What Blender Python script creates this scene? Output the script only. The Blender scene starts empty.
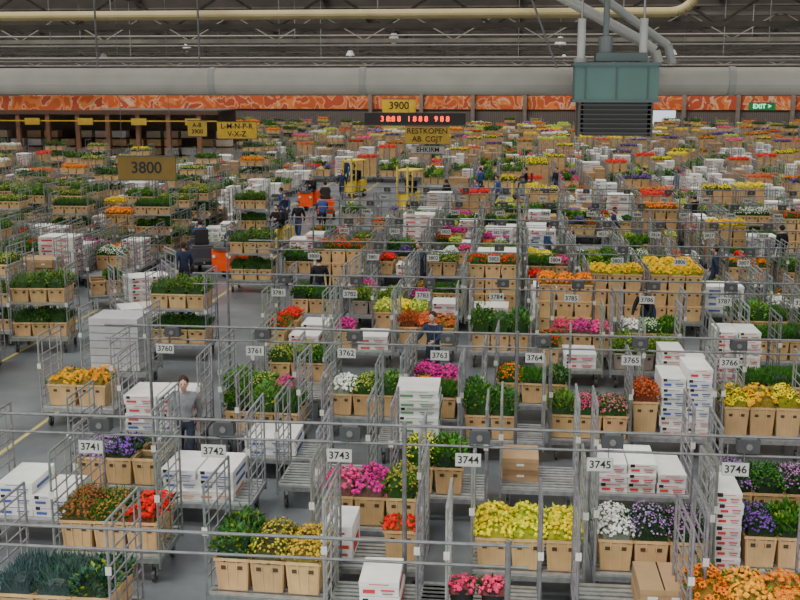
import bpy, math, random
from mathutils import Vector, Matrix
random.seed(7)
R=random.random
def U(a,b): return a+(b-a)*random.random()
SC=bpy.context.scene
COL=SC.collection

# ------------------------------------------------------------------ materials
def attr_mat(name,rough=.6,metal=0.0,noise=.25,scale=6.0,spec=.4,trans=0.0):
    m=bpy.data.materials.new(name); m.use_nodes=True
    nt=m.node_tree; b=nt.nodes['Principled BSDF']
    a=nt.nodes.new('ShaderNodeAttribute'); a.attribute_name='Col'
    n=nt.nodes.new('ShaderNodeTexNoise'); n.inputs['Scale'].default_value=scale; n.inputs['Detail'].default_value=2
    tc=nt.nodes.new('ShaderNodeTexCoord'); nt.links.new(tc.outputs['Object'],n.inputs['Vector'])
    mr=nt.nodes.new('ShaderNodeMapRange'); mr.inputs['From Min'].default_value=.3; mr.inputs['From Max'].default_value=.7
    mr.inputs['To Min'].default_value=1-noise; mr.inputs['To Max'].default_value=1+noise*.5
    nt.links.new(n.outputs['Fac'],mr.inputs['Value'])
    v=nt.nodes.new('ShaderNodeVectorMath'); v.operation='SCALE'
    nt.links.new(a.outputs['Color'],v.inputs[0]); nt.links.new(mr.outputs['Result'],v.inputs['Scale'])
    nt.links.new(v.outputs['Vector'],b.inputs['Base Color'])
    b.inputs['Roughness'].default_value=rough; b.inputs['Metallic'].default_value=metal
    b.inputs['Specular IOR Level'].default_value=spec
    return m
M_STEEL=attr_mat('galvanised_steel',.42,.55,.25,9)
M_PLAST=attr_mat('crate_plastic',.55,0,.15,4)
M_CARD=attr_mat('cardboard',.7,0,.1,5)
M_PETAL=attr_mat('petals',.6,0,.2,30,.15)
M_LEAF=attr_mat('leaves',.5,0,.3,25,.3)
M_PAINT=attr_mat('painted_metal',.45,0,.12,3)
M_CLOTH=attr_mat('cloth',.85,0,.2,12,.2)
M_SKIN=attr_mat('skin',.6,0,.05,20)
M_DARK=attr_mat('dark_steel',.7,0,.3,1.5,.2)
MATS=[M_STEEL,M_PLAST,M_CARD,M_PETAL,M_LEAF,M_PAINT,M_CLOTH,M_SKIN,M_DARK]
STEEL,PLAST,CARD,PETAL,LEAF,PAINT,CLOTH,SKIN,DARK=range(9)
def emis(name,col,s):
    m=bpy.data.materials.new(name); m.use_nodes=True
    b=m.node_tree.nodes['Principled BSDF']; b.inputs['Base Color'].default_value=(*col,1)
    b.inputs['Emission Color'].default_value=(*col,1); b.inputs['Emission Strength'].default_value=s
    return m

def vary(c,k=.15):
    f=1+U(-k,k); return tuple(max(0,min(1,x*f*(1+U(-k,k)*.3))) for x in c)

class MB:
    def __init__(s): s.v=[];s.f=[];s.m=[];s.c=[]
    def add(s,vs,fs,mat,col):
        o=len(s.v); s.v.extend(vs)
        for f in fs:
            s.f.append([i+o for i in f]); s.m.append(mat); s.c.append(col)
    def box(s,cx,cy,cz,sx,sy,sz,mat,col,rot=0,top=1.0):
        c,si=math.cos(rot),math.sin(rot); vs=[]
        for dz in(-.5,.5):
            k=1 if dz>0 else top
            for dx,dy in((-.5,-.5),(.5,-.5),(.5,.5),(-.5,.5)):
                x=dx*sx*k;y=dy*sy*k
                vs.append((cx+x*c-y*si,cy+x*si+y*c,cz+dz*sz))
        s.add(vs,[(0,3,2,1),(4,5,6,7),(0,1,5,4),(1,2,6,5),(2,3,7,6),(3,0,4,7)],mat,col)
    def tube(s,p0,p1,r,mat,col,n=6,r2=None,cap=True):
        p0=Vector(p0);p1=Vector(p1);d=(p1-p0)
        if d.length<1e-6:return
        d.normalize(); a=d.orthogonal().normalized(); b=d.cross(a); r2=r if r2 is None else r2
        vs=[]
        for p,rr in((p0,r),(p1,r2)):
            for i in range(n):
                t=2*math.pi*i/n; vs.append(tuple(p+(a*math.cos(t)+b*math.sin(t))*rr))
        fs=[(i,(i+1)%n,n+(i+1)%n,n+i) for i in range(n)]
        if cap: fs+= [tuple(range(n-1,-1,-1)),tuple(range(n,2*n))]
        s.add(vs,fs,mat,col)
    def path(s,pts,r,mat,col,n=8):
        for a,b in zip(pts[:-1],pts[1:]): s.tube(a,b,r,mat,col,n)
    def ball(s,c,r,mat,col,n=8,m=5,sc=(1,1,1)):
        vs=[(c[0],c[1],c[2]+r*sc[2])]
        for j in range(1,m):
            ph=math.pi*j/m
            for i in range(n):
                t=2*math.pi*i/n
                vs.append((c[0]+r*sc[0]*math.sin(ph)*math.cos(t),c[1]+r*sc[1]*math.sin(ph)*math.sin(t),c[2]+r*sc[2]*math.cos(ph)))
        vs.append((c[0],c[1],c[2]-r*sc[2])); fs=[(0,1+i,1+(i+1)%n) for i in range(n)]
        for j in range(m-2):
            for i in range(n):
                a=1+j*n+i;b=1+j*n+(i+1)%n; fs.append((a,a+n,b+n,b))
        l=len(vs)-1
        for i in range(n): fs.append((l,1+(m-2)*n+(i+1)%n,1+(m-2)*n+i))
        s.add(vs,fs,mat,col)
    def mesh(s,name):
        me=bpy.data.meshes.new(name); me.from_pydata(s.v,[],s.f)
        for m in MATS: me.materials.append(m)
        me.polygons.foreach_set('material_index',s.m)
        ca=me.color_attributes.new('Col','FLOAT_COLOR','CORNER')
        buf=[]
        for f,c in zip(s.f,s.c): buf.extend((c[0],c[1],c[2],1.0)*len(f))
        ca.data.foreach_set('color',buf); me.update(); return me
    def obj(s,name,loc=(0,0,0),rot=0,parent=None):
        return put(s.mesh(name),name,loc,rot,parent)
def put(me,name,loc=(0,0,0),rot=0,parent=None):
    o=bpy.data.objects.new(name,me); COL.objects.link(o); o.location=loc; o.rotation_euler=(0,0,rot)
    if parent: o.parent=parent
    return o

# ------------------------------------------------------------------ palette
YEL=(1.0,.72,.0);ORA=(1.0,.22,.0);RED=(.85,.010,.005);PINK=(.82,.04,.26);MAG=(.62,.01,.26);PUR=(.20,.06,.42)
WHI=(.88,.90,.84);LIM=(.40,.60,.02);GRN=(.045,.18,.012);DGR=(.016,.075,.014);RUST=(.42,.09,.018);OLV=(.14,.155,.025);TERRA=(.62,.12,.035)
LIL=(.45,.26,.60);CRM=(.80,.68,.32);BLU=(.05,.11,.11)
TAN=(.62,.40,.19);STC=(.32,.335,.34);BOXW=(.78,.78,.76);BOXB=(.42,.27,.14);BLACK=(.02,.02,.022)

# ------------------------------------------------------------------ plants
def basis(n):
    n=Vector(n).normalized(); a=n.orthogonal().normalized(); return n,a,n.cross(a)
def leaf(mb,p,d,L,W,col,fold=.25):
    n,a,b=basis(d); t=U(0,6.28); s=(a*math.cos(t)+b*math.sin(t)); up=n.cross(s)
    p=Vector(p); m=p+n*L*.45-up*fold*W
    tip=p+n*L-up*L*.18
    mb.add([tuple(p),tuple(m+s*W*.5+up*W*fold*.8),tuple(tip),tuple(m-s*W*.5+up*W*fold*.8),tuple(m)],[(0,1,4),(1,2,4),(2,3,4),(3,0,4)],LEAF,vary(col,.3))
def head(mb,p,n,r,kind,col,lod):
    n,a,b=basis(n); p=Vector(p); t0=U(0,6.28); c=vary(col,.25)
    def q(rad,t,h): return tuple(p+(a*math.cos(t+t0)+b*math.sin(t+t0))*rad+n*h)
    if lod==0:
        k=5; vs=[q(r,2*math.pi*i/k,0) for i in range(k)]+[q(0,0,r*.7)]
        mb.add(vs,[(i,(i+1)%k,k) for i in range(k)],PETAL,c); return
    if kind=='daisy':
        k=9
        for i in range(k):
            t=2*math.pi*i/k; w=.30
            mb.add([q(r*.2,t,.02*r),q(r*.7,t-w,.18*r),q(r,t,.05*r),q(r*.7,t+w,.18*r)],[(0,1,2,3)],PETAL,vary(c,.12))
        dc=(.08,.04,.01) if col in(YEL,ORA) else (.45,.4,.05)
        vs=[q(r*.33,2*math.pi*i/6,.14*r) for i in range(6)]+[q(0,0,.3*r)]
        mb.add(vs,[(i,(i+1)%6,6) for i in range(6)],PETAL,dc)
    else:
        k=8
        for (ro,ho,ri,hi) in ((1,0,.5,.35),(.72,.38,.2,.6)):
            vs=[];fs=[]
            for i in range(k):
                t=2*math.pi*i/k
                vs+= [q(r*ro*(1 if i%2 else .78),t,r*ho),q(r*ri,t,r*hi)]
            for i in range(k):
                j=(i+1)%k; fs.append((2*i,2*j,2*j+1,2*i+1))
            mb.add(vs,fs,PETAL,vary(c,.1))
        vs=[q(r*.3,2*math.pi*i/5,r*.5) for i in range(5)]+[q(0,0,r*.62)]
        mb.add(vs,[(i,(i+1)%5,5) for i in range(5)],PETAL,tuple(x*.8 for x in c))
def mass(mb,x0,x1,y0,y1,z,h,kind,col,lod=1,base=GRN,r=.035,spread=.05):
    cx,cy=(x0+x1)/2,(y0+y1)/2; w=(x1-x0)/2+spread; d=(y1-y0)/2+spread
    ph1,ph2=U(0,6),U(0,6)
    def surf(s,t,k=1.0):
        e=max(0,1-(abs(s)**2.6)*.75)*max(0,1-(abs(t)**2.6)*.75)
        e*=1+.10*math.sin(s*5+ph1)*math.cos(t*4+ph2)
        return (cx+s*w,cy+t*d,z+h*k*(.35+.65*e))
    N=4 if lod==0 else 7; vs=[];fs=[]
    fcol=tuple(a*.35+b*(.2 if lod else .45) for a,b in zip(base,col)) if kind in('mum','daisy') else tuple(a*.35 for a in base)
    for j in range(N+1):
        for i in range(N+1):
            s=-1+2*i/N;t=-1+2*j/N; x,y,zz=surf(s,t,.8)
            edge=i in(0,N) or j in(0,N)
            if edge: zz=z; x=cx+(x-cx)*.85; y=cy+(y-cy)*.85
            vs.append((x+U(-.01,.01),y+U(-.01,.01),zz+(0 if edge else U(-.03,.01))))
    for j in range(N):
        for i in range(N):
            a=j*(N+1)+i; fs.append((a,a+1,a+N+2,a+N+1))
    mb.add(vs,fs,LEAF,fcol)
    area=4*w*d
    if kind in('mum','daisy'):
        n=int(area/(r*r*(2.2 if lod else 4)));
        for _ in range(n):
            s,t=U(-1,1),U(-1,1); x,y,zz=surf(s,t,U(.85,1.1))
            head(mb,(x,y,zz),(s*.9+U(-.4,.4),t*.9-.15+U(-.4,.4),1),r*U(.7,1.2),kind,col,lod)
        for _ in range(int(area*(200 if lod else 50))):
            s=U(-1,1);t=U(-1,1); x,y,zz=surf(s,t,U(.35,1.0)); leaf(mb,(x,y,zz),(s,t-.2,.7),U(.05,.11),.035,base)
    elif kind=='leafy':
        for _ in range(int(area*(1100 if lod else 260))):
            s,t=U(-1,1),U(-1,1); k=U(.6,1.15); x,y,zz=surf(s,t,k)
            leaf(mb,(x,y,zz),(s*.8+U(-.5,.5),t*.8+U(-.5,.5),U(.2,1.1)),U(.06,.12)*(1 if lod else 1.6),.05*(1 if lod else 1.7),vary(col,.4) if R()<.88 else tuple(x*.55 for x in LIM))
    elif kind=='spiky':
        for _ in range(int(area*(1400 if lod else 300))):
            s,t=U(-.9,.9),U(-.9,.9); x,y,zz=surf(s,t,U(.3,.7))
            leaf(mb,(x,y,zz),(s*.5+U(-.3,.3),t*.5+U(-.3,.3),1.2),U(.10,.2),.014*(1 if lod else 2.4),col)
    elif kind=='tips':
        for _ in range(int(area*(700 if lod else 130))):
            s,t=U(-1,1),U(-1,1); x,y,zz=surf(s,t,U(.5,1.0)); leaf(mb,(x,y,zz),(s+U(-.4,.4),t+U(-.4,.4),.9),U(.06,.12),.03*(1 if lod else 1.8),base)
        for _ in range(int(area*(500 if lod else 190))):
            s,t=U(-1,1),U(-1,1); x,y,zz=surf(s,t,U(.95,1.15)); head(mb,(x,y,zz),(s,t,1),r*.55*(1 if lod else 1.7),'mum',col,0)

def crate(mb,cx,cy,z,w=.45,d=.40,h=.44,col=TAN,lod=1):
    c=vary(col,.12); k=.86
    b=[(cx-w/2*k,cy-d/2*k,z),(cx+w/2*k,cy-d/2*k,z),(cx+w/2*k,cy+d/2*k,z),(cx-w/2*k,cy+d/2*k,z)]
    t=[(cx-w/2,cy-d/2,z+h),(cx+w/2,cy-d/2,z+h),(cx+w/2,cy+d/2,z+h),(cx-w/2,cy+d/2,z+h)]
    i=[(cx+(x-cx)*.9,cy+(y-cy)*.9,zz) for x,y,zz in t]; s=[(x,y,z+h-.08) for x,y,zz in i]
    mb.add(b+t,[(0,3,2,1),(0,1,5,4),(1,2,6,5),(2,3,7,6),(3,0,4,7)],PLAST,c)
    mb.add(t+i,[(0,1,5,4),(1,2,6,5),(2,3,7,6),(3,0,4,7)],PLAST,vary(c,.03))
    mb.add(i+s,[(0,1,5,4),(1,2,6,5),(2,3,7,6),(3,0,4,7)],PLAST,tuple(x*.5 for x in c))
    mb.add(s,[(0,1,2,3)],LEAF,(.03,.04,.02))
    if lod:
        cl=tuple(min(1,x*1.12) for x in c)
        for (ax,ay,sx,sy) in((0,-d/2,w+.02,.018),(0,d/2,w+.02,.018),(-w/2,0,.018,d),(w/2,0,.018,d)):
            mb.box(cx+ax,cy+ay,z+h-.02,sx,sy,.04,PLAST,cl)
        for sx in(-.44,-.15,.15,.44):
            y0=cy-d/2*k; y1=cy-d/2
            mb.add([(cx+sx*w*k-.008,y0-.008,z+.01),(cx+sx*w*k+.008,y0-.008,z+.01),(cx+sx*w+.008,y1-.008,z+h-.04),(cx+sx*w-.008,y1-.008,z+h-.04)],[(0,1,2,3)],PLAST,cl)
        for sx in(-.27,.27):
            f=.76; yy=cy-d/2*(k+(1-k)*f)-.004
            mb.box(cx+sx*w*.8,yy,z+h*f-.02,.085,.006,.05,PLAST,tuple(x*.12 for x in c))
def carton(mb,cx,cy,z,w,d,h,rot=0,kind='w',lod=1,pc=None):
    c=vary(BOXW if kind!='b' else BOXB,.08)
    if kind=='w' and R()<.06: c=vary((.66,.54,.48),.1)
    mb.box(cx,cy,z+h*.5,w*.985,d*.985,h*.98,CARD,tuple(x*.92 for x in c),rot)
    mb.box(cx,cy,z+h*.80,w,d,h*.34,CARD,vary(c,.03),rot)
    co,si=math.cos(rot),math.sin(rot)
    def fr(x,zz,sx,sz,col,side=0):
        if side==0: px,py=x,-d/2-.002; mb.box(cx+px*co-py*si,cy+px*si+py*co,z+zz,sx,.004,sz,CARD,col,rot)
        else: px,py=w/2+.002,x; mb.box(cx+px*co-py*si,cy+px*si+py*co,z+zz,.004,sx,sz,CARD,col,rot)
    pc=pc or (.6,.05,.04)
    if kind=='w' :
        fr(-w*.25,h*.34,w*.30,h*.24,pc)
        if lod:
            fr(w*.22,h*.42,w*.34,h*.10,pc); fr(w*.22,h*.2,w*.26,h*.07,tuple(x*.5+.1 for x in pc)); fr(0,h*.3,d*.6,h*.3,pc,1); fr(0,h*.80,w*.5,h*.05,pc)
            mb.box(cx,cy,z+h*.971,.05,d*.98,.003,CARD,(.55,.50,.42),rot)
            mb.box(cx+w*.25,cy-d*.1,z+h*.971,w*.25,d*.3,.003,CARD,tuple(x*.5+.3 for x in pc),rot)
            mb.box(cx-w*.35,cy,z+h*.8,.07,d+.006,.05,PLAST,BLACK,rot)
    elif lod: fr(0,h*.45,.12,h*.2,(.75,.75,.72))
PCS=[(.62,.04,.04),(.65,.06,.05),(.55,.05,.08),(.62,.04,.04),(.06,.1,.35),(.1,.25,.12),(.6,.2,.12)]
def stack(mb,cx,cy,z,w,d,h,n,kind='w',lod=1,split=1):
    pc=random.choice(PCS)
    for k in range(n):
        if R()<.2: pc=random.choice(PCS)
        for j in range(split):
            ww=w/split
            if k==n-1 and n>2 and split>1 and R()<.35: continue
            carton(mb,cx-w/2+ww*(j+.5)+U(-.02,.02),cy+U(-.03,.03),z+k*h,ww*.97,d,h*.98,U(-.03,.03),kind,lod,pc)
def bucket(mb,cx,cy,z,r=.16,h=.32,col=BLACK):
    mb.tube((cx,cy,z),(cx,cy,z+h),r*.78,PLAST,col,12,r)
    mb.tube((cx,cy,z+h-.03),(cx,cy,z+h),r*1.06,PLAST,col,12)
DZ=.42
def trolley(mb,lod=1,H=1.85,W=1.46,D=1.08,shelves=()):
    c=vary(STC,.25); n=6 if lod else 4
    x=W/2; y=D/2
    for yy in(-y,0,y): mb.box(0,yy,DZ-.06,W,.04,.07,STEEL,c)
    for xx in(-x,x): mb.box(xx,0,DZ-.06,.04,D,.07,STEEL,c)
    ns=9 if lod else 4; dk=U(.75,1.0)
    for z in (DZ,)+tuple(shelves):
        for i in range(ns):
            yy=-y+.05+(D-.1)*i/(ns-1); mb.box(0,yy,z-.012,W-.03,(D/ns)*(.6 if lod else .8),.02,STEEL,vary((.48*dk,.50*dk,.50*dk),.12))
        if z!=DZ:
            for yy in(-y,y): mb.box(0,yy,z-.03,W,.03,.05,STEEL,c)
    for sx in(-1,1):
        for sy in(-1,1):
            cx,cy=sx*(x-.12),sy*(y-.12)
            mb.tube((cx-.02,cy,.1),(cx+.02,cy,.1),.1,PLAST,(.05,.05,.055),10 if lod else 6)
            if lod:
                for q in(-.035,.035): mb.box(cx+q,cy,.2,.008,.07,.22,STEEL,c)
            mb.box(cx,cy,.33,.1,.1,.06,STEEL,c)
    for sx in(-1,1):
        X=sx*x; hh=H
        r=.019 if lod else .020
        for sy in(-1,1): mb.tube((X,sy*y,.25),(X,sy*y,hh),r,STEEL,c,n)
        mb.tube((X,-y,hh),(X,y,hh),r,STEEL,c,n)
        if lod: mb.tube((X,-y,hh-.12),(X,y,hh-.12),r*.7,STEEL,c,n)
        nr=6 if lod else 2
        for i in range(nr): 
            z=.62+(hh-.85)*i/nr; mb.tube((X,-y,z),(X,y,z),r*.65,STEEL,c,4)
        for q in ((-.33,.0,.33) if lod else (0,)): mb.tube((X,q*D,.42),(X,q*D,hh-.0),r*.6,STEEL,c,4)
        if lod: mb.box(X,-y-.012,1.25,.07,.012,.10,PLAST,(.65,.65,.6))

def crates(mb,specs,z=DZ,y=-.24,rows=2,x0=None,lod=1,w=.455,bh=.44,fh=.26,cc=TAN):
    n=len(specs); x0=-(n-1)*w/2 if x0 is None else x0
    for r_ in range(rows):
        for i,sp in enumerate(specs):
            cx=x0+i*w; cy=y+r_*.42
            crate(mb,cx,cy,z,w*.97,.40,bh,cc,lod)
            if sp is None: continue
            kind,col=sp[0],sp[1]; base=sp[2] if len(sp)>2 else GRN; hh=sp[3] if len(sp)>3 else fh; rr=sp[4] if len(sp)>4 else .035
            mass(mb,cx-w*.44,cx+w*.44,cy-.19,cy+.19,z+bh-.05,hh*U(.88,1.12),kind,col,lod,base,rr)

placed=[]
def T(u,vf,fn,name='flower_trolley',rot=0,dv=.52,**kw):
    mb=MB(); tk={k:kw[k] for k in kw if k in('H','W','D','shelves')}
    trolley(mb,1,**tk); fn(mb)
    o=mb.obj(name,(u,vf+dv,0),rot); placed.append((u,vf+dv)); return o

# ------------------------------------------------------------------ near, hand placed trolleys
T(-5.42,13.5,lambda m:crates(m,[('tips',(.34,.10,.03),OLV,.26),('tips',(.36,.16,.04),GRN,.25),('mum',RED,DGR,.26,.04)]),rot=.02)
T(-2.98,12.5,lambda m:crates(m,[('leafy',(.05,.17,.03),DGR,.36),('tips',(.50,.40,.03),OLV,.28),('mum',(.55,.36,.03),OLV,.28,.022)]),rot=-.03,W=1.5)
T(-2.0,14.75,lambda m:crates(m,[('mum',PINK,GRN,.28,.035),('mum',MAG,GRN,.28,.035),('tips',(.35,.3,.04),GRN,.34)]))
def f(m):
    carton(m,-.42,.0,DZ,.40,.75,.5,0,'w'); crates(m,[('mum',RED,GRN,.16,.03)],x0=.42,rows=1,y=-.1)
T(-1.85,13.45,f,D=1.02)
T(.25,13.5,lambda m:crates(m,[('mum',YEL,LIM,.24,.032),('mum',(.86,.78,.0),LIM,.24,.032),('mum',(.95,.72,.0),LIM,.24,.032)]))
T(1.85,13.6,lambda m:crates(m,[('mum',WHI,DGR,.26,.026),('tips',LIL,DGR,.28,.03),('tips',(.40,.16,.45),DGR,.30,.03)]))
def f(m):
    crates(m,[('tips',PUR,DGR,.24),('leafy',GRN,DGR,.26),('mum',(.6,.6,.5),GRN,.26,.03)],x0=-.1,w=.42); stack(m,-.53,-.1,DZ,.34,.8,.15,7,'w')
T(3.40,13.9,f)
T(5.1,13.9,lambda m:stack(m,0,0,DZ,1.2,.9,.17,5,'w',1,2),'carton_trolley')
T(2.75,11.75,lambda m:crates(m,[('daisy',ORA,GRN,.28,.05),('mum',(.85,.34,.02),GRN,.28,.035),('daisy',(.85,.2,.01),GRN,.25,.045)]),rot=.03)
T(-5.25,11.3,lambda m:crates(m,[('spiky',BLU,BLU,.3),('spiky',(.05,.12,.09),BLU,.3),('leafy',(.03,.10,.06),DGR,.24)]))
T(-1.45,12.05,lambda m:stack(m,-.1,0,DZ,.5,.7,.2,2,'w'),'carton_trolley',D=.95)
T(1.55,12.25,lambda m:stack(m,.3,0,DZ,.62,.8,.2,2,'b',1,2),'carton_trolley')
def f(m):
    for i in range(2):
        bucket(m,-.2+i*.38,-.25,DZ); mass(m,-.2+i*.38-.13,-.2+i*.38+.13,-.38,-.12,DZ+.26,.15,'mum',(.75,.04,.14),1,DGR,.03)
T(-.35,12.15,f,D=.95)
# second tier
T(-6.98,14.6,lambda m:stack(m,0,0,DZ,1.1,.9,.17,3,'w',1,2),'carton_trolley')
T(-6.2,16.0,lambda m:crates(m,[('mum',LIL,DGR,.2),('tips',PUR,DGR,.22),None],rows=2))
T(-4.66,15.5,lambda m:stack(m,-.1,0,DZ,1.15,.9,.16,3,'w',1,2),'carton_trolley')
T(-6.4,18.75,lambda m:stack(m,-.05,0,DZ,1.25,.95,.17,5,'w',1,2),'carton_trolley',rot=.04)
T(-3.9,17.6,lambda m:stack(m,-.2,0,DZ,.9,.9,.16,2,'w',1,1),'carton_trolley')
T(-2.95,16.35,lambda m:None,'empty_trolley')
T(-4.85,20.0,lambda m:crates(m,[('leafy',(.10,.30,.04),GRN,.34),('tips',(.45,.5,.1),GRN,.25),('mum',(.5,.05,.2),GRN,.2)]))
T(-1.65,18.6,lambda m:stack(m,0,0,DZ,.78,.9,.16,6,'w',1,1),'carton_trolley')
T(-.15,18.9,lambda m:crates(m,[('leafy',(.06,.22,.03),GRN,.44),('leafy',(.05,.18,.03),GRN,.38)],x0=-.45))
T(-1.1,16.1,lambda m:crates(m,[('tips',(.8,.68,.03),GRN,.40),('leafy',GRN,DGR,.34)],x0=-.3,rows=2))
T(1.4,19.1,lambda m:crates(m,[('leafy',(.12,.25,.04),GRN,.28),('tips',PINK,GRN,.28),('tips',(.6,.15,.25),GRN,.28)]),W=1.4)
def f(m):
    crates(m,[('tips',TERRA,RUST,.34)],x0=-.46,rows=2,bh=.62); stack(m,.26,0,DZ,.9,.95,.18,7,'w',1,2)
T(2.88,19.45,f)
T(4.5,19.5,lambda m:crates(m,[('daisy',YEL,GRN,.26,.055),('daisy',(1,.45,.0),GRN,.28,.055),('daisy',YEL,GRN,.28,.055)],bh=.56))
T(.45,16.6,lambda m:stack(m,-.3,.1,DZ,.6,.7,.2,2,'b',1,1),'carton_trolley',W=1.2)
T(2.05,16.5,lambda m:stack(m,0,0,DZ,1.35,.95,.16,3,'w',1,3),'carton_trolley')
T(3.75,15.5,lambda m:crates(m,[('tips',(.30,.12,.40),DGR,.30,.03),('tips',GRN,DGR,.28),('tips',(.48,.18,.48),DGR,.3,.03)]))
T(5.4,16.3,lambda m:crates(m,[('mum',PINK,GRN,.25),('leafy',GRN,DGR,.3),('tips',RUST,GRN,.25)]))
T(-8.5,20.1,lambda m:crates(m,[('daisy',(1,.42,.0),GRN,.22,.045),('daisy',(1,.35,.0),GRN,.24,.045)],x0=-.35,w=.6))
def f(m): 
    for k in range(7): m.box(0,U(-.01,.01),DZ+.1+k*.17,1.1,.95,.155,CARD,vary((.46,.47,.48),.18))
T(-8.75,22.8,f,'carton_trolley')
# third tier
T(-.3,25.6,lambda m:crates(m,[('leafy',(.05,.18,.03),GRN,.5),('spiky',(.06,.2,.04),GRN,.55),('leafy',(.05,.2,.04),GRN,.5)]))
T(-2.9,27.7,lambda m:crates(m,[('mum',(.65,.7,.1),LIM,.3,.04),('mum',YEL,LIM,.3,.04),('mum',(.5,.6,.08),LIM,.3,.04)]))
T(-2.1,26.0,lambda m:crates(m,[('tips',RUST,RUST,.3),('mum',TERRA,RUST,.3),('mum',(.5,.12,.02),GRN,.25)]))
T(1.65,25.7,lambda m:crates(m,[('mum',(.7,.05,.14),GRN,.25),('mum',MAG,GRN,.28),('mum',PINK,GRN,.26)]))
T(3.3,25.9,lambda m:crates(m,[('mum',WHI,GRN,.28),('tips',(.6,.7,.5),GRN,.28),('leafy',GRN,GRN,.3)]))
T(4.9,23.4,lambda m:stack(m,-.1,0,DZ,.95,.9,.18,6,'w',1,2),'carton_trolley')
T(3.4,22.2,lambda m:stack(m,.1,0,DZ,.95,.9,.18,5,'w',1,2),'carton_trolley')
def shelfload(m,cA=(.05,.16,.03),cB=(.10,.20,.04)):
    crates(m,[('spiky',cA),('leafy',cA),('spiky',cA)],bh=.36,fh=.32); crates(m,[('spiky',cB),('leafy',cB),('leafy',cB)],z=1.3,bh=.36,fh=.35)
T(-8.15,25.5,shelfload,shelves=(1.3,),H=2.2)
T(-11.9,25.9,shelfload,shelves=(1.3,),H=2.2,rot=.1)
T(-12.9,23.6,shelfload,shelves=(1.3,),H=2.2,rot=.0)
T(-8.5,34.4,shelfload,shelves=(1.3,),H=2.2)
T(-7.4,38.3,lambda m:stack(m,0,0,DZ,1.3,.95,.2,5,'w',1,2),'carton_trolley')
T(-10.2,28.2,lambda m:stack(m,0,0,DZ,1.2,.9,.15,2,'w',1,2),'carton_trolley',rot=.5)
T(-10.8,30.6,lambda m:stack(m,0,0,DZ,1.2,.9,.18,4,'w',1,2),'carton_trolley',rot=.6)
T(-12.2,31.5,lambda m:crates(m,[None,('leafy',GRN,DGR,.3),None]),'flower_trolley',rot=.4)
T(-11.9,43,lambda m:stack(m,0,0,DZ,1.2,.9,.18,4,'w',1,2),'carton_trolley',rot=.1)
T(-7.3,42.3,lambda m:crates(m,[('tips',TERRA,GRN,.3),('leafy',GRN,DGR,.3),('mum',RED,DGR,.25)]),'flower_trolley')
T(-11.6,47,shelfload,shelves=(1.3,),H=2.2,rot=.1)

SPOTS=[(-1.75,23.6,2.8,'reach',0),(3.55,28.55,2.6,'bend',1),(-5.64,31.2,.3,'stand',1),(-5.6,17.75,-2.9,'walk',2),
 (6.2,34.5,1.2,'walk',0),(1.2,39.8,-1.6,'walk',3),(9.4,39.8,.5,'stand',1),(-3.0,34.5,2.4,'reach',0),(11.0,45.1,1.5,'walk',4),(4.0,45.1,-1.5,'walk',0),(-4.4,45.1,1.8,'stand',2),(8.0,50.35,.6,'reach',1),(14.0,50.3,2.0,'stand',0)]
for s in SPOTS: placed.append((s[0],s[1]))

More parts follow.
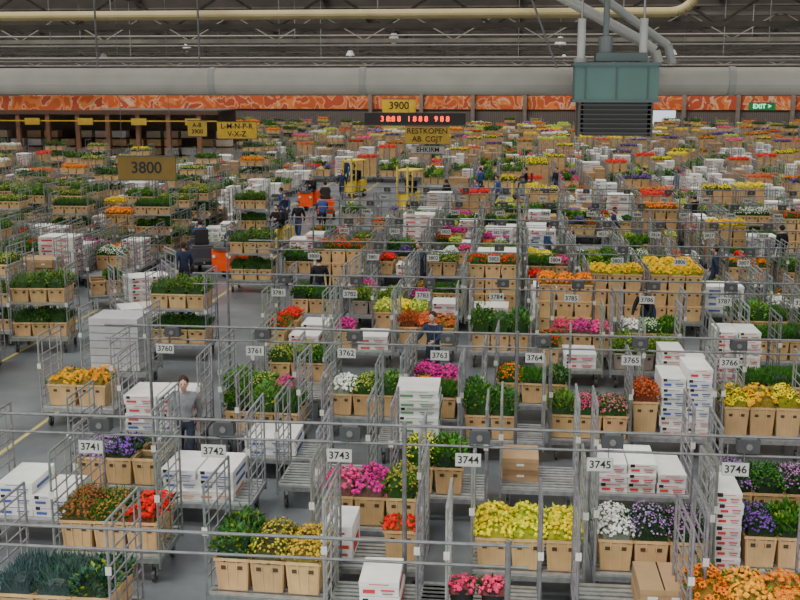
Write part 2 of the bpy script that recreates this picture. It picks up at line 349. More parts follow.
# ------------------------------------------------------------------ shared trolley variants
KINDS=[('mum',YEL,LIM),('mum',(.95,.5,.0),LIM),('mum',WHI,GRN),('tips',PUR,DGR),('mum',PINK,GRN),('tips',RUST,OLV),('leafy',GRN,DGR),('leafy',(.10,.26,.04),GRN),
 ('spiky',GRN,DGR),('leafy',(.05,.15,.05),DGR),('mum',RED,DGR),('mum',ORA,GRN),('tips',LIL,DGR),('mum',CRM,GRN),('tips',(.4,.4,.08),GRN),('leafy',(.22,.36,.05),GRN),('tips',YEL,GRN),('tips',WHI,GRN),('tips',ORA,GRN),('mum',(.5,.62,.1),LIM),('mum',TERRA,RUST),('mum',MAG,DGR),('tips',RED,GRN)]
GREENS=[KINDS[i] for i in(6,7,8,9,14,15)]
def rk(p=.6): return random.choice(KINDS) if R()<p else random.choice(GREENS)
def make_variant(mb,kind,lod,seed,ox=0):
    random.seed(seed); sub=MB()
    sh=(1.3,) if kind=='shelf' else (1.1,1.85) if kind=='gshelf' else ()
    trolley(sub,lod,H=2.0 if kind=='shelf' else 2.6 if kind=='gshelf' else U(1.6,1.9),shelves=sh)
    pp=.75 if lod else 1.0
    if kind=='flower':
        n=random.choice([2,3,3]); k=rk(pp)
        sp=[(k if R()<.5 else rk(pp))+(U(.16,.36),) for _ in range(n)]
        crates(sub,sp,lod=lod,bh=U(.34,.5),cc=TAN if R()<.85 else (.30,.24,.20),x0=-.45)
    elif kind=='green':
        crates(sub,[random.choice(GREENS)+(U(.25,.45),) for _ in range(3)],lod=lod,bh=.4)
    elif kind=='boxes':
        stack(sub,U(-.08,.08),0,DZ,U(.8,1.3),.9,U(.14,.19),random.randint(2,7),'w',lod,random.choice([1,1,2]))
    elif kind=='brown':
        stack(sub,0,0,DZ,U(1.0,1.35),.95,U(.2,.3),random.randint(2,5),'b',lod,2)
    elif kind=='mix':
        crates(sub,[rk(pp)+(U(.18,.3),)],x0=-.45,lod=lod); stack(sub,.25,0,DZ,.75,.9,.17,random.randint(2,6),'w',lod,1)
    elif kind=='shelf':
        k=rk(); k2=rk()
        crates(sub,[k+(.26,)]*3,lod=lod,bh=.36); crates(sub,[k2+(.3,)]*3,z=1.3,lod=lod,bh=.34)
    elif kind=='gshelf':
        for z in(DZ,1.1,1.85):
            k=random.choice(GREENS) if R()<.8 else rk(1); crates(sub,[k+(U(.22,.3),)]*3,z=z,lod=lod,bh=.28,rows=2 if z>1.5 else 1)
    elif kind=='tall':
        for lv in range(3): crates(sub,[None if lv<2 else rk(pp)+(.25,)]*3,z=DZ+lv*.42,lod=lod,bh=.42)
    for v in sub.v: mb.v.append((v[0]+ox,v[1],v[2]))
    off=len(mb.v)-len(sub.v)
    mb.f.extend([[i+off for i in f_] for f_ in sub.f]); mb.m.extend(sub.m); mb.c.extend(sub.c)
NM={'flower':'flower_trolley','green':'plant_trolley','boxes':'carton_trolley','brown':'carton_trolley','mix':'flower_trolley','shelf':'plant_trolley','gshelf':'plant_trolley','tall':'crate_trolley','empty':'empty_trolley'}
VAR={}
for kind,cnt in (('flower',22),('green',5),('boxes',7),('brown',2),('mix',5),('shelf',3),('gshelf',5),('tall',3),('empty',2)):
    VAR[kind]=[]
    for i in range(cnt):
        mb=MB(); make_variant(mb,kind,1,1000+len(VAR)*50+i); VAR[kind].append(mb.mesh(NM[kind]))
random.seed(11)
TH=math.radians(6)
def inview(u,v,mu=2.0):
    D=-math.sin(TH)*u+math.cos(TH)*v; l=math.cos(TH)*u+math.sin(TH)*v
    return D>8 and abs(l)<D*.372+mu
def pick(u,v):
    if u<-12.5: w=dict(green=2.5,gshelf=4,boxes=4,flower=1.5,mix=1.5,tall=1,brown=.5,empty=.5)
    else: w=dict(flower=7.5,boxes=2.4,mix=2.2,green=1.2,shelf=.3,tall=.8,brown=.7,empty=2.2)
    return random.choices(list(w),list(w.values()))[0]
PIT=5.3; V0=13.1
NEAR_MAX=V0+PIT*7
lanes=[-5.4+1.62*i for i in range(-2,30)]+[-13.6-1.62*i for i in range(0,16)]
for row in range(0,7):
    for j in range(4):
        v=V0+PIT*row+.95+1.2*j
        for u in lanes:
            if not inview(u,v): continue
            if u<-6 and u>-12.5 and v<60 : 
                if not(u>-8 and row>=4 and R()<.5): continue
            if u<-12.5 and (v<26): continue
            uu=u+(.93 if row==1 and u>-6 else .2 if row==2 and u>-6 else 0)+U(-.05,.05); vv=v+U(-.06,.06)
            if any(abs(uu-a)<1.5 and abs(vv-b)<1.12 for a,b in placed): continue
            if R()<.13: continue
            k=pick(u,v); put(random.choice(VAR[k]),NM[k],(uu,vv,0),U(-.05,.05))
            placed.append((uu,vv))
def make_row(seed,wts):
    random.seed(seed); ks=random.choices(list(wts),list(wts.values()),k=5); mb=MB()
    for i,k in enumerate(ks):
        if k=='gap': continue
        make_variant(mb,k,0,seed*31+i,(i-2)*1.62)
    return mb.mesh('trolley_row')
WA=dict(flower=7.5,boxes=3.6,mix=2.4,green=1.5,tall=1.6,brown=1.1,gap=1.3,empty=1.0)
WG=dict(green=3.6,gshelf=3.4,flower=4,boxes=2.8,mix=1.4,tall=1,gap=.8)
WT=dict(tall=5,brown=3.5,boxes=2.5,flower=5,green=2)
RA=[make_row(100+i,WA) for i in range(16)]; RG=[make_row(200+i,WG) for i in range(9)]; RT=[make_row(300+i,WT) for i in range(9)]
random.seed(23)
v=NEAR_MAX+1.2; jj=0
while v<146:
    jj+=1
    for i in range(-11,8):
        u=i*8.3+ -1.9+ (0 if v<74 else (jj%3)*1.3)
        if v<74:
            if i==-1: continue
            if i<=-2: u-=-1.1
            if i==0 and 54.5<v<63.6: continue
        if not inview(u,v,5) or u<-70 or u>44: continue
        if 63.5<v<67.8 and u<12 and u>-12: continue
        if 84<v<98 and u<-19: continue
        if 90<v<94 and 19<u+4.2 and u-4.2<30: continue
        if v>100: L_=RG if (u<-20 or R()<.3) else RT
        elif v>72: L_=RG if (u<-6 and R()<.5) else RA
        else: L_=RG if(u<-15 and R()<.75) else RA
        if R()<.04: continue
        put(random.choice(L_),'trolley_row',(u,v+U(-.1,.1),0),U(-.01,.01))
    v+=1.55 if v<80 else 1.9
    if jj%4==0: v+=.8

# ------------------------------------------------------------------ text helper
def text(s,size,loc,mat,parent=None,name='lettering'):
    cu=bpy.data.curves.new(name,'FONT'); cu.body=s; cu.size=size; cu.align_x='CENTER'; cu.align_y='CENTER'; cu.extrude=.002; cu.offset=size*.012
    cu.materials.append(mat); o=bpy.data.objects.new(name,cu); COL.objects.link(o)
    o.rotation_euler=(math.pi/2,0,0); o.location=loc
    if parent: o.parent=parent
    return o
def simple(name,col,rough=.6):
    m=bpy.data.materials.new(name); m.use_nodes=True; nt=m.node_tree; b=nt.nodes['Principled BSDF']
    n=nt.nodes.new('ShaderNodeTexNoise'); n.inputs['Scale'].default_value=4
    r=nt.nodes.new('ShaderNodeMix'); r.data_type='RGBA'; r.inputs[6].default_value=(*[c*.85 for c in col],1); r.inputs[7].default_value=(*col,1)
    nt.links.new(n.outputs['Fac'],r.inputs[0]); nt.links.new(r.outputs[2],b.inputs['Base Color']); b.inputs['Roughness'].default_value=rough; return m
M_INK=simple('black_ink',(.015,.015,.015))

# ------------------------------------------------------------------ lane rails with number plates
def rail(row,v,u0,u1,first,ufirst):
    mb=MB(); c=(.20,.21,.215)
    mb.tube((u0,v,2.50),(u1,v,2.50),.020,STEEL,c,8); mb.tube((u0,v,2.26),(u1,v,2.26),.017,STEEL,c,8)
    u=u0+.8; k=0
    while u<u1:
        mb.tube((u,v,0),(u,v,2.55),.03,STEEL,c,8); mb.box(u,v,.01,.16,.16,.02,STEEL,c); u+=6.48
    i=0; u=ufirst; plates=[]
    while u<u1:
        mb.box(u,v-.045,2.10,.32,.012,.17,PAINT,(.44,.46,.44)); mb.box(u,v-.052,2.10,.30,.004,.15,PAINT,(.50,.52,.50))
        for q in(-.1,.1): mb.tube((u+q,v-.035,2.18),(u+q,v-.01,2.52),.006,STEEL,c)
        plates.append((u,str(first+i)))
        a=u+.14
        mb.box(a,v,2.40,.26,.16,.16,PAINT,(.05,.055,.06)); mb.box(a,v,2.485,.2,.12,.02,PAINT,(.1,.1,.1)); mb.tube((a,v-.08,2.4),(a,v-.10,2.4),.04,PAINT,(.15,.15,.15),10)
        u+=1.62; i+=1
    o=mb.obj('lane_gantry')
    for u,s in plates: text(s,.135,(u,v-.0565,2.10),M_INK,o,'lane_number')
rail(1,13.1,-8.6,9,3740,-7.0)
rail(2,18.4,-7.2,11.5,3760,-6.1)
rail(3,23.8,-7.2,13.5,3781,-5.23)
for r_,(v_,n_) in enumerate(((29.1,3800),(34.4,3820),(39.7,3840),(45,3860))):
    rail(r_,v_,-7.2,15+r_*2,n_,-5.4)
mb=MB(); mb.tube((-7.2,10.05,2.3),(.2,10.05,2.3),.018,STEEL,(.20,.21,.215),8); mb.tube((-7.2,10.05,2.08),(.2,10.05,2.08),.016,STEEL,(.20,.21,.215),8)
for u in(-6.4,.0): mb.tube((u,10.05,0),(u,10.05,2.35),.03,STEEL,(.20,.21,.215),8)
mb.obj('lane_gantry')

# ------------------------------------------------------------------ floor, walls, ceiling
def floor_mat():
    m=bpy.data.materials.new('sealed_asphalt'); m.use_nodes=True; nt=m.node_tree; b=nt.nodes['Principled BSDF']
    n=nt.nodes.new('ShaderNodeTexNoise'); n.inputs['Scale'].default_value=.5; n.inputs['Detail'].default_value=8; n.inputs['Roughness'].default_value=.65
    tc=nt.nodes.new('ShaderNodeTexCoord'); nt.links.new(tc.outputs['Object'],n.inputs['Vector'])
    r=nt.nodes.new('ShaderNodeValToRGB'); r.color_ramp.elements[0].position=.36; r.color_ramp.elements[0].color=(.075,.086,.097,1); r.color_ramp.elements[1].position=.66; r.color_ramp.elements[1].color=(.165,.183,.20,1)
    nt.links.new(n.outputs['Fac'],r.inputs[0]); nt.links.new(r.outputs[0],b.inputs['Base Color']); b.inputs['Roughness'].default_value=.32; b.inputs['Specular IOR Level'].default_value=.5
    return m
def quad(name,vs,mat):
    me=bpy.data.meshes.new(name); me.from_pydata(vs,[],[tuple(range(len(vs)))]); me.materials.append(mat); o=bpy.data.objects.new(name,me); COL.objects.link(o); return o
quad('floor',[(-76,-4,0),(50,-4,0),(50,152,0),(-76,152,0)],floor_mat())
mb=MB()
for u in(-9.35,-12.45): mb.box(u,45,.003,.09,60,.004,PAINT,(.50,.42,.14))
mb.box(-9.4,15.1,.003,3.2,.09,.004,PAINT,(.5,.42,.12))
mb.obj('floor_marking')
def wall_mat():
    m=bpy.data.materials.new('wall_cladding'); m.use_nodes=True; nt=m.node_tree; b=nt.nodes['Principled BSDF']
    tc=nt.nodes.new('ShaderNodeTexCoord'); w=nt.nodes.new('ShaderNodeTexWave'); w.inputs['Scale'].default_value=1.2; nt.links.new(tc.outputs['Object'],w.inputs['Vector'])
    r=nt.nodes.new('ShaderNodeValToRGB'); r.color_ramp.elements[0].color=(.10,.08,.075,1); r.color_ramp.elements[1].color=(.16,.13,.12,1)
    nt.links.new(w.outputs['Fac'],r.inputs[0]); nt.links.new(r.outputs[0],b.inputs['Base Color']); b.inputs['Roughness'].default_value=.8; return m
WM=wall_mat()
def wall(name,cx,cy,sx,sy,h=10.4):
    me=bpy.data.meshes.new(name); m2=MB(); m2.box(0,0,h/2,sx,sy,h,0,(0,0,0)); me.from_pydata(m2.v,[],m2.f); me.materials.append(WM)
    o=bpy.data.objects.new(name,me); COL.objects.link(o); o.location=(cx,cy,0)
wall('wall_far',-13,152,128,.3); wall('wall_left',-76.6,74,.3,158); wall('wall_right',50.6,74,.3,158)
def mural():
    m=bpy.data.materials.new('mural_paint'); m.use_nodes=True; nt=m.node_tree; b=nt.nodes['Principled BSDF']
    tc=nt.nodes.new('ShaderNodeTexCoord'); n=nt.nodes.new('ShaderNodeTexNoise'); n.inputs['Scale'].default_value=.35; n.inputs['Detail'].default_value=1.5; n.inputs['Distortion'].default_value=2.5
    nt.links.new(tc.outputs['Object'],n.inputs['Vector'])
    r=nt.nodes.new('ShaderNodeValToRGB'); r.color_ramp.interpolation='CONSTANT'
    e=r.color_ramp.elements; e[0].color=(.60,.11,.03,1); e[1].position=.45; e[1].color=(.78,.22,.05,1)
    x=e.new(.53); x.color=(.72,.45,.30,1); x=e.new(.57); x.color=(.52,.08,.03,1)
    nt.links.new(n.outputs['Fac'],r.inputs[0]); nt.links.new(r.outputs[0],b.inputs['Base Color']); b.inputs['Roughness'].default_value=.7; return m
MM=mural()
def slab(name,x0,x1,y,z0,z1,mat,t=.06):
    m2=MB(); m2.box(0,0,0,x1-x0,t,z1-z0,0,(0,0,0)); me=bpy.data.meshes.new(name); me.from_pydata(m2.v,[],m2.f); me.materials.append(mat)
    o=bpy.data.objects.new(name,me); COL.objects.link(o); o.location=((x0+x1)/2,y,(z0+z1)/2); return o
slab('wall_mural',-70,48,151.75,3.2,5.0,MM,.1)
slab('hanging_banner',-46,-33.5,87.5,4.55,5.65,MM,.08)
mb=MB(); 
for i in range(9):
    x=-47+i*2.6; mb.box(x,90,2.1,.35,.35,4.2,PAINT,(.30,.15,.09)); 
mb.box(-36.6,90,4.3,24,.5,.35,PAINT,(.12,.07,.05)); mb.box(-36.6,93,4.45,24,6,.1,PAINT,(.12,.1,.09)); mb.box(-36.6,96,2.2,24,.2,4.4,PAINT,(.14,.09,.07))
for z in(3.6,): mb.box(-36.6,89.7,z,24,.06,.10,PAINT,(.75,.5,.05))
for i in range(5): mb.box(-45+i*4.6,89.6,3.55,1.3,.06,.55,PAINT,(.75,.52,.06))
for i in range(16):
    for k in range(4):
        if R()<.75: mb.box(-47+i*1.5,91.6,.35+k*.7,1.2,1,.55,CARD,vary(random.choice([(.5,.4,.3),(.6,.6,.58),(.45,.3,.15)]),.2))
mb.obj('mezzanine')
mb=MB()
for i in range(10):
    x=-20+i*7; mb.box(x,151.4,3.1,.5,.5,6.2,PAINT,(.25,.2,.17))
mb.obj('wall_columns')
M_WIN=emis('daylit_door',(.75,.85,.95),.7)
o=slab('door_1',16,21,151.7,0.0,3.1,M_WIN)
mb=MB()
v=5.0
while v<151:
    mb.box(-13,v,9.75,127,.22,1.5,DARK,(.034,.028,.024)); mb.box(-13,v,9.0,127,.36,.05,DARK,(.07,.062,.055)); mb.box(-13,v+1.1,10.55,127,1.5,.08,DARK,(.08,.07,.06)); v+=5.0
for u in range(-72,50,6): mb.box(u,77,9.35,.16,146,.3,DARK,(.05,.045,.04))
mb.obj('ceiling')
def truss(v,zb,zt,c,u0,u1,st=1.6):
    mb=MB(); mb.box((u0+u1)/2,v,zb,u1-u0,.12,.12,DARK,c); mb.box((u0+u1)/2,v,zt,u1-u0,.12,.12,DARK,c)
    u=u0;k=0
    while u<u1:
        a,b=(zb,zt) if k%2==0 else (zt,zb); mb.tube((u,v,a),(u+st,v,b),.035,DARK,c,5); u+=st;k+=1
    u=u0
    while u<=u1:
        mb.tube((u,v,zt),(u,v,9.1),.02,DARK,c,5); u+=8
    mb.obj('roof_truss')
truss(27,8.05,8.85,(.09,.078,.065),-24,14,1.3); truss(35,8.0,8.8,(.12,.11,.095),-30,20,1.4); truss(47,8.1,8.9,(.15,.14,.13),-36,26); truss(66,8.1,8.9,(.17,.16,.15),-48,34); truss(90,8.1,8.9,(.2,.19,.17),-60,40,2)
# pipes
mb=MB(); c=(.27,.26,.225)
mb.tube((-9,11.95,6.72),(8,11.95,6.72),.142,PAINT,c,24)
for u in(-6.6,-3.3,-1.65,2.2,5.5): mb.tube((u-.035,11.95,6.72),(u+.035,11.95,6.72),.150,PAINT,(.21,.21,.19),24)
for u in(-4.6,-3.45,3.1): mb.tube((u,11.95,6.85),(u,11.95,9.2),.012,STEEL,(.10,.10,.10),6)
mb.obj('heating_pipe')
mb=MB(); c=(.27,.22,.10)
pts=[(-14,20,7.90),(2.6,20,7.90)]+[(2.6+.45*math.sin(a),20,7.90+.45-.45*math.cos(a)) for a in [math.pi/2*i/6 for i in range(1,7)]]+[(3.05,20,8.97)]
mb.path(pts,.085,PAINT,c,14)
for u in(-11,-7.4,-2.5,1.8): mb.tube((u,20,7.98),(u,20,8.97),.012,DARK,(.15,.15,.15),6)
mb.obj('gas_pipe')
mb=MB()
for z,v_,r_ in((7.62,28,.022),(7.95,30,.02),(7.45,34,.03),(7.5,42,.04)): mb.tube((-22,v_,z),(14,v_,z),r_,PAINT,(.20,.19,.17),6)
for u in(-12,-6,0,6):
    for z,v_ in((7.6,28),(7.9,30),(7.45,34),(7.5,42)): mb.tube((u,v_,z),(u,v_,8.97 if v_==30 else 9.19),.012,DARK,(.2,.2,.2),5)
mb.obj('cable_conduit')
# unit heater
mb=MB(); teal=(.045,.10,.092)
X,Y=.955,11.3
mb.box(X,Y,6.70,.80,.5,.34,PAINT,teal); mb.box(X,Y,6.88,.84,.54,.03,PAINT,(.04,.075,.075)); mb.box(X,Y,6.53,.84,.54,.03,PAINT,(.04,.075,.075))
for s in(-.3,0,.3): mb.box(X+s,Y-.255,6.70,.012,.012,.3,PAINT,(.03,.06,.06))
mb.box(X,Y,6.36,.62,.42,.34,PAINT,(.02,.022,.022))
for k in range(7):
    z=6.22+k*.045
    mb.box(X,Y-.24,z,.70,.07,.010,PAINT,(.03,.033,.033)); mb.box(X,Y+.24,z,.70,.07,.010,PAINT,(.03,.033,.033))
for s in(-.35,.35): mb.box(X+s,Y,6.36,.02,.5,.36,PAINT,(.04,.045,.045))
for s in(-.34,.26):
    mb.tube((X+s,Y-.05,6.89),(X+s,Y-.05,7.32),.04,PAINT,(.34,.35,.33),14); mb.tube((X+s,Y-.05,6.90),(X+s,Y-.05,6.94),.065,PAINT,(.25,.25,.25),14)
    mb.tube((X+s,Y-.05,7.3),(X+s,Y-.05,9.2),.012,STEEL,(.25,.25,.25),6)
mb.box(X+.05,Y,6.95,.5,.3,.08,PAINT,(.05,.08,.08)); mb.tube((X-.1,Y,6.95),(X-.1,Y,7.15),.07,PAINT,(.10,.12,.12),14); mb.tube((X-.1,Y,7.15),(X-.1,Y,9.2),.03,PAINT,(.10,.12,.12),8)
mb.obj('unit_heater')
mb=MB()
mb.path([(1.42,11.7,6.9),(1.38,11.7,7.02),(1.2,11.7,7.14),(.45,11.7,7.55),(-.5,11.7,8.05),(-.9,11.7,9.15)],.055,PAINT,(.27,.27,.25),14)
mb.path([(1.60,12.0,6.9),(1.55,12.0,7.08),(1.35,12.0,7.22),(.75,12.0,7.65),(.1,12.0,8.1),(-.2,12.0,9.15)],.045,PAINT,(.23,.24,.23),14)
mb.path([(.4,11.7,6.85),(.1,11.7,7.6),(.0,11.7,9.15)],.012,PAINT,(.1,.1,.1),6)
mb.obj('overhead_duct')
for (u,v_,z) in((-4.2,38,8.0),(1.6,44,8.1),(-15,50,8.1),(-9,60,8.1),(8,60,8.1),(14,52,8.0),(-25,66,8.1),(3,75,8.2)):
    mb=MB(); mb.tube((0,0,.05),(0,0,.35),.25,PAINT,(.35,.36,.35),14,.09); mb.tube((0,0,.35),(0,0,9.2-z),.01,STEEL,(.2,.2,.2),5); mb.ball((0,0,.08),.1,PAINT,(.8,.8,.75))
    mb.obj('pendant_lamp',(u,v_,z))
def hsign(name,u,v,z,w,h,bg,lines,size,ink,extra=None):
    mb=MB(); mb.box(0,0,0,w,.08,h,PAINT,bg); mb.box(0,0,h/2,w+.04,.1,.03,PAINT,(.1,.09,.07)); mb.box(0,0,-h/2,w+.04,.1,.03,PAINT,(.1,.09,.07))
    for s in(-.42,.42): mb.tube((s*w,0,h/2),(s*w,0,8.97-z),.008,STEEL,(.15,.15,.15),5)
    p=mb.obj(name,(u,v,z))
    for i,l in enumerate(lines): text(l,size,(0,-.048,((len(lines)-1)/2-i)*size*1.05),ink,p)
    return p
hsign('aisle_sign',-9.64,28.15,4.51,1.55,.62,(.22,.135,.015),['3800'],.42,M_INK)
hsign('aisle_sign',-5.8,54.7,5.60,1.65,.68,(.75,.48,.02),['3900'],.5,M_INK)
hsign('aisle_sign',-4.0,49.8,4.40,2.0,.80,(.50,.32,.03),['RESTKOPEN','AB. CGJT'],.34,M_INK)
hsign('aisle_sign',-4.0,50.2,3.72,1.5,.36,(.6,.62,.6),['EHKIRM'],.30,M_INK)
hsign('aisle_sign',-12.5,48.9,4.62,1.8,.76,(.72,.46,.03),['L-M-N-P-R','V-X-Z'],.33,M_INK)
hsign('aisle_sign',-15.7,53.6,4.5,.95,.78,(.65,.43,.05),['A-B','3900'],.3,M_INK)
M_LED=emis('led_red',(1,.03,.01),4)
p=hsign('led_display',-4.1,44.8,5.27,4.1,.5,(.02,.018,.018),[],.3,M_INK)
text('3 8:8 8   1 8 8 8   9 8 8',.30,(0,-.05,0),M_LED,p)
p=hsign('exit_sign',19.6,92.5,4.85,2.1,.6,(.03,.40,.12),[],.3,M_INK); text('EXIT >',.5,(0,-.05,0),emis('exit_glow',(.4,1,.6),2),p)

# ------------------------------------------------------------------ people
def person(loc,heading,pose='stand',jacket=(.04,.05,.09),trous=(.03,.035,.06),hair=(.05,.03,.02),name='worker'):
    J={'pel':(0,0,.95),'sp':(0,0,1.12),'ch':(0,.0,1.33),'nk':(0,0,1.49),'hd':(0,.02,1.60),
       'sl':(-.18,0,1.42),'sr':(.18,0,1.42),'el':(-.24,-.02,1.14),'er':(.24,-.02,1.14),'wl':(-.25,.06,.89),'wr':(.25,.06,.89),
       'hl':(-.09,0,.92),'hr':(.09,0,.92),'kl':(-.10,.02,.50),'kr':(.10,.02,.50),'al':(-.10,0,.09),'ar':(.10,0,.09),'tl':(-.11,.17,.04),'tr':(.11,.17,.04)}
    if pose=='walk': J.update(kl=(-.10,.18,.52),al=(-.10,.24,.09),tl=(-.10,.41,.06),kr=(.10,-.02,.50),ar=(.10,-.30,.14),tr=(.10,-.17,.04),wl=(-.22,-.12,.92),el=(-.25,-.12,1.15),er=(.25,.04,1.14),wr=(.22,.22,.96))
    if pose=='reach': J.update(el=(-.24,.2,1.22),wl=(-.2,.46,1.2),er=(.24,.2,1.22),wr=(.2,.46,1.2))
    if pose=='bend':
        J.update(sp=(0,.12,1.08),ch=(0,.34,1.20),nk=(0,.46,1.30),hd=(0,.56,1.36),sl=(-.18,.40,1.26),sr=(.18,.40,1.26),el=(-.24,.50,1.0),er=(.24,.50,1.0),wl=(-.2,.66,.82),wr=(.2,.66,.82),kl=(-.1,.06,.5),kr=(.1,.0,.5))
    if pose=='ride':
        J.update(sp=(0,.04,1.12),ch=(0,.12,1.32),nk=(0,.17,1.47),hd=(0,.21,1.58),sl=(-.18,.14,1.41),sr=(.18,.14,1.41),el=(-.25,.32,1.22),er=(.25,.32,1.22),wl=(-.24,.56,1.10),wr=(.24,.56,1.10),
          kl=(-.11,.36,.82),al=(-.11,.26,.42),tl=(-.11,.41,.38),kr=(.11,.30,.62),ar=(.11,.16,.20),tr=(.11,.31,.16))
    if pose=='sit':
        J.update({k:(J[k][0],J[k][1],J[k][2]-.2) for k in J}); J.update(kl=(-.12,.42,.70),kr=(.12,.42,.70),al=(-.12,.46,.30),ar=(.12,.46,.30),tl=(-.12,.6,.26),tr=(.12,.6,.26),el=(-.25,.15,1.0),er=(.25,.15,1.0),wl=(-.15,.38,1.02),wr=(.15,.38,1.02))
    rad={'pel':.135,'sp':.125,'ch':.145,'nk':.06,'hd':.055,'sl':.075,'sr':.075,'el':.052,'er':.052,'wl':.032,'wr':.032,'hl':.10,'hr':.10,'kl':.068,'kr':.068,'al':.045,'ar':.045,'tl':.04,'tr':.04}
    E=[('pel','sp'),('sp','ch'),('ch','nk'),('nk','hd'),('ch','sl'),('ch','sr'),('sl','el'),('el','wl'),('sr','er'),('er','wr'),('pel','hl'),('pel','hr'),('hl','kl'),('kl','al'),('al','tl'),('hr','kr'),('kr','ar'),('ar','tr')]
    for s in'lr':
        w=Vector(J['w'+s]); e=Vector(J['e'+s]); d=(w-e).normalized()
        side=d.cross(Vector((1,0,0))).normalized()
        J['p'+s]=tuple(w+d*.07); rad['p'+s]=.030; E.append(('w'+s,'p'+s))
        inn=Vector((1 if s=='l' else -1,0,0))
        for k,(o,L) in enumerate(((-.030,.065),(-.010,.078),(.010,.072),(.030,.055))):
            f1='f%s%da'%(s,k); f2='f%s%db'%(s,k)
            J[f1]=tuple(w+d*(.10+L*.45)+side*o); J[f2]=tuple(w+d*(.095+L*.85)+side*o+inn*.025); rad[f1]=.010; rad[f2]=.008
            E+= [('p'+s,f1),(f1,f2)]
        J['t1'+s]=tuple(w+d*.05-side*.045+inn*.01); J['t2'+s]=tuple(w+d*.09-side*.055+inn*.02); rad['t1'+s]=.012; rad['t2'+s]=.010; E+=[('w'+s,'t1'+s),('t1'+s,'t2'+s)]
    names=list(J); idx={n:i for i,n in enumerate(names)}
    me=bpy.data.meshes.new(name); me.from_pydata([J[n] for n in names],[(idx[a],idx[b]) for a,b in E],[]) 
    o=bpy.data.objects.new(name,me); COL.objects.link(o)
    sk=o.modifiers.new('skin','SKIN'); 
    if not me.skin_vertices: 
        bpy.context.view_layer.objects.active=o
        try: bpy.ops.mesh.customdata_skin_add()
        except Exception: pass
    for n in names:
        sv=me.skin_vertices[0].data[idx[n]]; r=rad[n]; sv.radius=(r,r*(.8 if n in('ch','pel','sp') else 1)); sv.use_root=(n=='pel')
    ss=o.modifiers.new('sub','SUBSURF'); ss.levels=1; ss.render_levels=1
    dg=bpy.context.evaluated_depsgraph_get(); dg.update()
    nm=bpy.data.meshes.new_from_object(o.evaluated_get(dg)); o.modifiers.clear(); o.data=nm; nm.name=name
    nm.materials.clear()
    for m in MATS: nm.materials.append(m)
    segs=[(Vector(J[a]),Vector(J[b]),b) for a,b in E]
    ca=nm.color_attributes.new('Col','FLOAT_COLOR','CORNER')
    for pl in nm.polygons:
        c=pl.center; best=None;bd=9
        for a,b,n in segs:
            ab=b-a; t=max(0,min(1,(c-a).dot(ab)/ab.length_squared)); dd=(c-(a+ab*t)).length
            if dd<bd: bd=dd;best=(n,t)
        n,t=best
        if n[0] in'pft' and n not in('pel','tl','tr') : mt,cl=SKIN,(.55,.33,.24)
        elif n in('tl','tr'): mt,cl=CLOTH,(.02,.02,.02)
        elif n in('kl','kr','al','ar','hl','hr'): mt,cl=CLOTH,trous
        elif n=='hd': mt,cl=SKIN,(.55,.33,.24)
        else: mt,cl=CLOTH,jacket
        pl.material_index=mt; pl.use_smooth=True
        for li in pl.loop_indices: ca.data[li].color=(*cl,1)
    hb=MB(); sk_=(.58,.36,.27); h=Vector(J['hd'])+Vector((0,.01,.06))
    hb.ball((0,0,0),.115,SKIN,sk_,14,10,(.72,.86,1.0)); hb.ball((0,-.015,.02),.121,CLOTH,hair,14,8,(.76,.86,.93))
    hb.ball((0,.045,-.03),.085,SKIN,sk_,12,8,(.78,.72,1.0)); hb.ball((0,.112,-.02),.018,SKIN,sk_,8,6,(.8,1.1,1.4))
    for s in(-1,1):
        hb.ball((s*.03,.098,.005),.011,CLOTH,(.03,.02,.02),8,6); hb.ball((s*.084,0,-.01),.025,SKIN,sk_,8,6,(.4,.8,1.2))
    hb.box(0,.104,-.062,.04,.01,.008,SKIN,(.4,.12,.1))
    ho=hb.obj('head',tuple(h),0,o)
    for pl in ho.data.polygons: pl.use_smooth=True
    o.location=loc; o.rotation_euler=(0,0,heading)
    return o
PC={}
JK=[(.03,.04,.08),(.02,.02,.025),(.22,.23,.25),(.05,.09,.25),(.35,.05,.04)]
def worker(u,v,h,pose,j,z=0,name='worker'):
    k=(pose,j)
    if k not in PC: PC[k]=person((u,v,z),h,pose,JK[j],(.03,.035,.06) if j%2==0 else (.05,.07,.13),name=name); return
    s=PC[k]; o=put(s.data,name,(u,v,z),h); c=s.children[0]; ho=put(c.data,'head',tuple(c.location),0,o)
for s in SPOTS: worker(*s)
worker(-12.75,21.9,-2.6,'walk',0)
for a in ((-2.1,65.9,.5,'walk',3),(2.4,66.3,2.5,'stand',1),(-11.2,52,1.5,'walk',3),(-10,63,3,'walk',0),(-10.4,33.5,.4,'walk',0),(-9.2,46,3,'walk',1),
          (9.3,65,.3,'stand',3),(6,65.5,2.3,'stand',2),(-10.3,69,.2,'walk',3),(-11.3,73,.2,'walk',0),
          (-1.0,60,2.2,'stand',3),(-3.6,57.5,.6,'walk',1)): worker(*a)

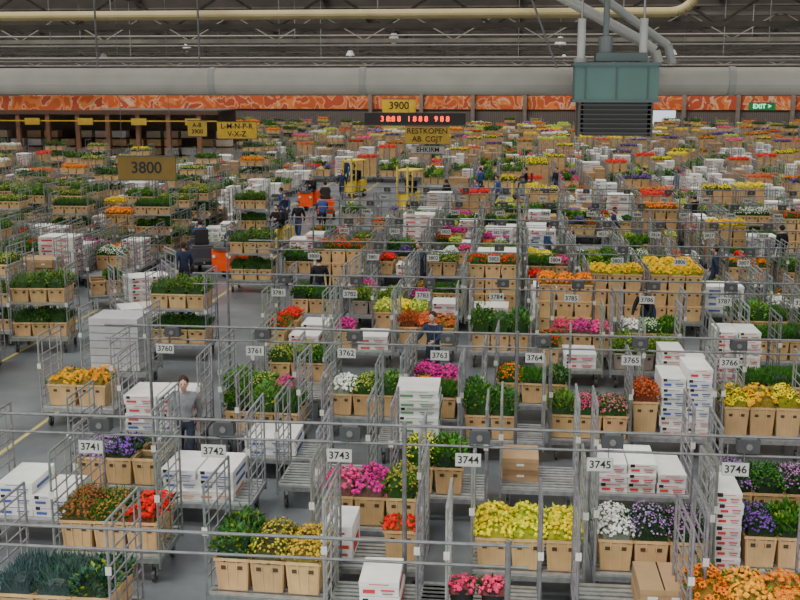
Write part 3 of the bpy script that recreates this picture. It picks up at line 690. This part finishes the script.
# ------------------------------------------------------------------ vehicles
def wheel(mb,c,r,w,col=(.03,.03,.03)):
    mb.tube((c[0]-w/2,c[1],c[2]),(c[0]+w/2,c[1],c[2]),r,PLAST,col,16); mb.tube((c[0]-w/2-.01,c[1],c[2]),(c[0]+w/2+.01,c[1],c[2]),r*.5,PAINT,(.5,.5,.5),10)
def tractor(loc,rot,col,guard=False,gcol=(.8,.6,.05),drv=None):
    mb=MB()
    mb.box(0,-.35,.62,.85,.75,.62,PAINT,col,0,.94); mb.box(0,-.35,.96,.72,.6,.08,PAINT,vary(col,.05)); mb.box(0,.35,.30,.85,.8,.12,PAINT,(.08,.08,.08))
    mb.box(0,.78,.62,.80,.12,.75,PAINT,col); mb.box(0,.80,1.02,.6,.16,.10,PAINT,(.1,.1,.1))
    mb.tube((0,.72,.95),(0,.55,1.25),.03,PAINT,BLACK,8); mb.tube((-.2,.54,1.26),(.2,.54,1.26),.02,PAINT,BLACK,8)
    mb.box(0,-.1,1.0,.5,.4,.10,PAINT,(.03,.03,.03)); mb.box(0,-.32,1.30,.48,.1,.5,PAINT,(.03,.03,.03))
    mb.box(0,-.76,.5,.7,.06,.12,PAINT,(.1,.1,.1)); mb.tube((0,-.78,.42),(0,-.95,.42),.03,STEEL,STC,8)
    for x in(-.4,.4): wheel(mb,(x,-.4,.22),.22,.12)
    wheel(mb,(0,.6,.18),.18,.12)
    for x in(-.3,.3): mb.tube((x,.85,.75),(x,.87,.75),.06,PAINT,(.85,.85,.7),10)
    if guard:
        for x in(-.42,.42):
            for y in(-.68,.7): mb.tube((x,y,.6),(x,y*.9,2.15),.035,PAINT,gcol,8)
        mb.box(0,0,2.17,.95,1.35,.07,PAINT,gcol)
        for x in(-.3,.3): mb.box(x,1.0,1.2,.08,.1,2.4,PAINT,(.7,.55,.1))
        for x in(-.25,.25): mb.box(x,1.4,.12,.1,.9,.04,STEEL,(.2,.2,.2))
    mb.obj('forklift' if guard else 'tow_tractor',loc,rot)
    if drv is not None: worker(loc[0],loc[1],rot,'sit',drv,.30,'driver')
ORG=(.95,.09,.01)
tractor((-9.95,37.9,0),2.9,ORG,drv=0)
tractor((-11.3,38.5,0),.4,(.08,.08,.10),drv=3)
tractor((-5.6,58.6,0),2.8,(.85,.62,.04),True,(.85,.65,.1),drv=0)
tractor((-9.6,43.6,0),2.9,(.85,.6,.03),drv=1)
tractor((-9.5,54.5,0),.2,ORG,drv=0)
tractor((-11.0,58.4,0),3,ORG,drv=1)
tractor((-2.0,56.4,0),2.2,ORG,drv=3)
tractor((-9.6,65.5,0),2.8,(.82,.6,.05),True,drv=0)
tractor((7.4,65.3,0),1.6,ORG,drv=0)
tractor((0.6,64.8,0),1.5,(.85,.6,.03),drv=1)
tractor((25.4,92,0),2.8,(.6,.05,.03),True,(.6,.1,.08),drv=0)
def bike(loc,rot):
    mb=MB(); c=(.05,.08,.2)
    for y in(-.52,.52):
        n=18
        for i in range(n):
            a=2*math.pi*i/n;b=2*math.pi*(i+1)/n; mb.tube((0,y+.33*math.cos(a),.35+.33*math.sin(a)),(0,y+.33*math.cos(b),.35+.33*math.sin(b)),.018,PLAST,(.03,.03,.03),6)
            if i%3==0: mb.tube((0,y,.35),(0,y+.33*math.cos(a),.35+.33*math.sin(a)),.004,STEEL,STC,4)
    for a,b in(((0,-.52,.35),(0,-.08,.30)),((0,-.08,.30),(0,-.2,.85)),((0,-.52,.35),(0,-.2,.75)),((0,-.08,.30),(0,.38,.8)),((0,-.2,.75),(0,.36,.88)),((0,.52,.35),(0,.36,1.02)),((-.26,.32,1.06),(.26,.32,1.06)),((0,.36,1.02),(0,.32,1.06)),((-.12,-.08,.3),(.12,-.08,.3))): mb.tube(a,b,.017,PAINT,c,8)
    mb.box(0,-.22,.88,.16,.26,.06,PLAST,BLACK); mb.obj('bicycle',loc,rot)
bike((-8.75,49.3,0),.2); person((-8.75+.05,49.3-.2,-.03),.2,'ride',(.04,.08,.25),name='cyclist')
bike((-10.5,49.8,0),3.0); person((-10.5-.03,49.8+.2,-.03),3.0,'ride',(.04,.05,.12),name='cyclist')

# ------------------------------------------------------------------ world, light, camera
w=bpy.data.worlds.new('World'); SC.world=w; w.use_nodes=True; nt=w.node_tree; bg=nt.nodes['Background']
bg.inputs['Color'].default_value=(1.0,.99,.95,1); bg.inputs['Strength'].default_value=1.9
sl=bpy.data.lights.new('sun','SUN'); sl.energy=5.0; sl.angle=math.radians(30); sl.color=(1,.95,.85)
so=bpy.data.objects.new('sun',sl); COL.objects.link(so); so.rotation_euler=(math.radians(24),math.radians(-18),0)
cam=bpy.data.cameras.new('camera'); cam.lens=49.5; cam.sensor_width=36; cam.clip_end=500
co=bpy.data.objects.new('camera',cam); COL.objects.link(co); co.location=(0,0,6.7); co.rotation_euler=(math.radians(90)-math.atan(217/1100),0,math.radians(6)); SC.camera=co
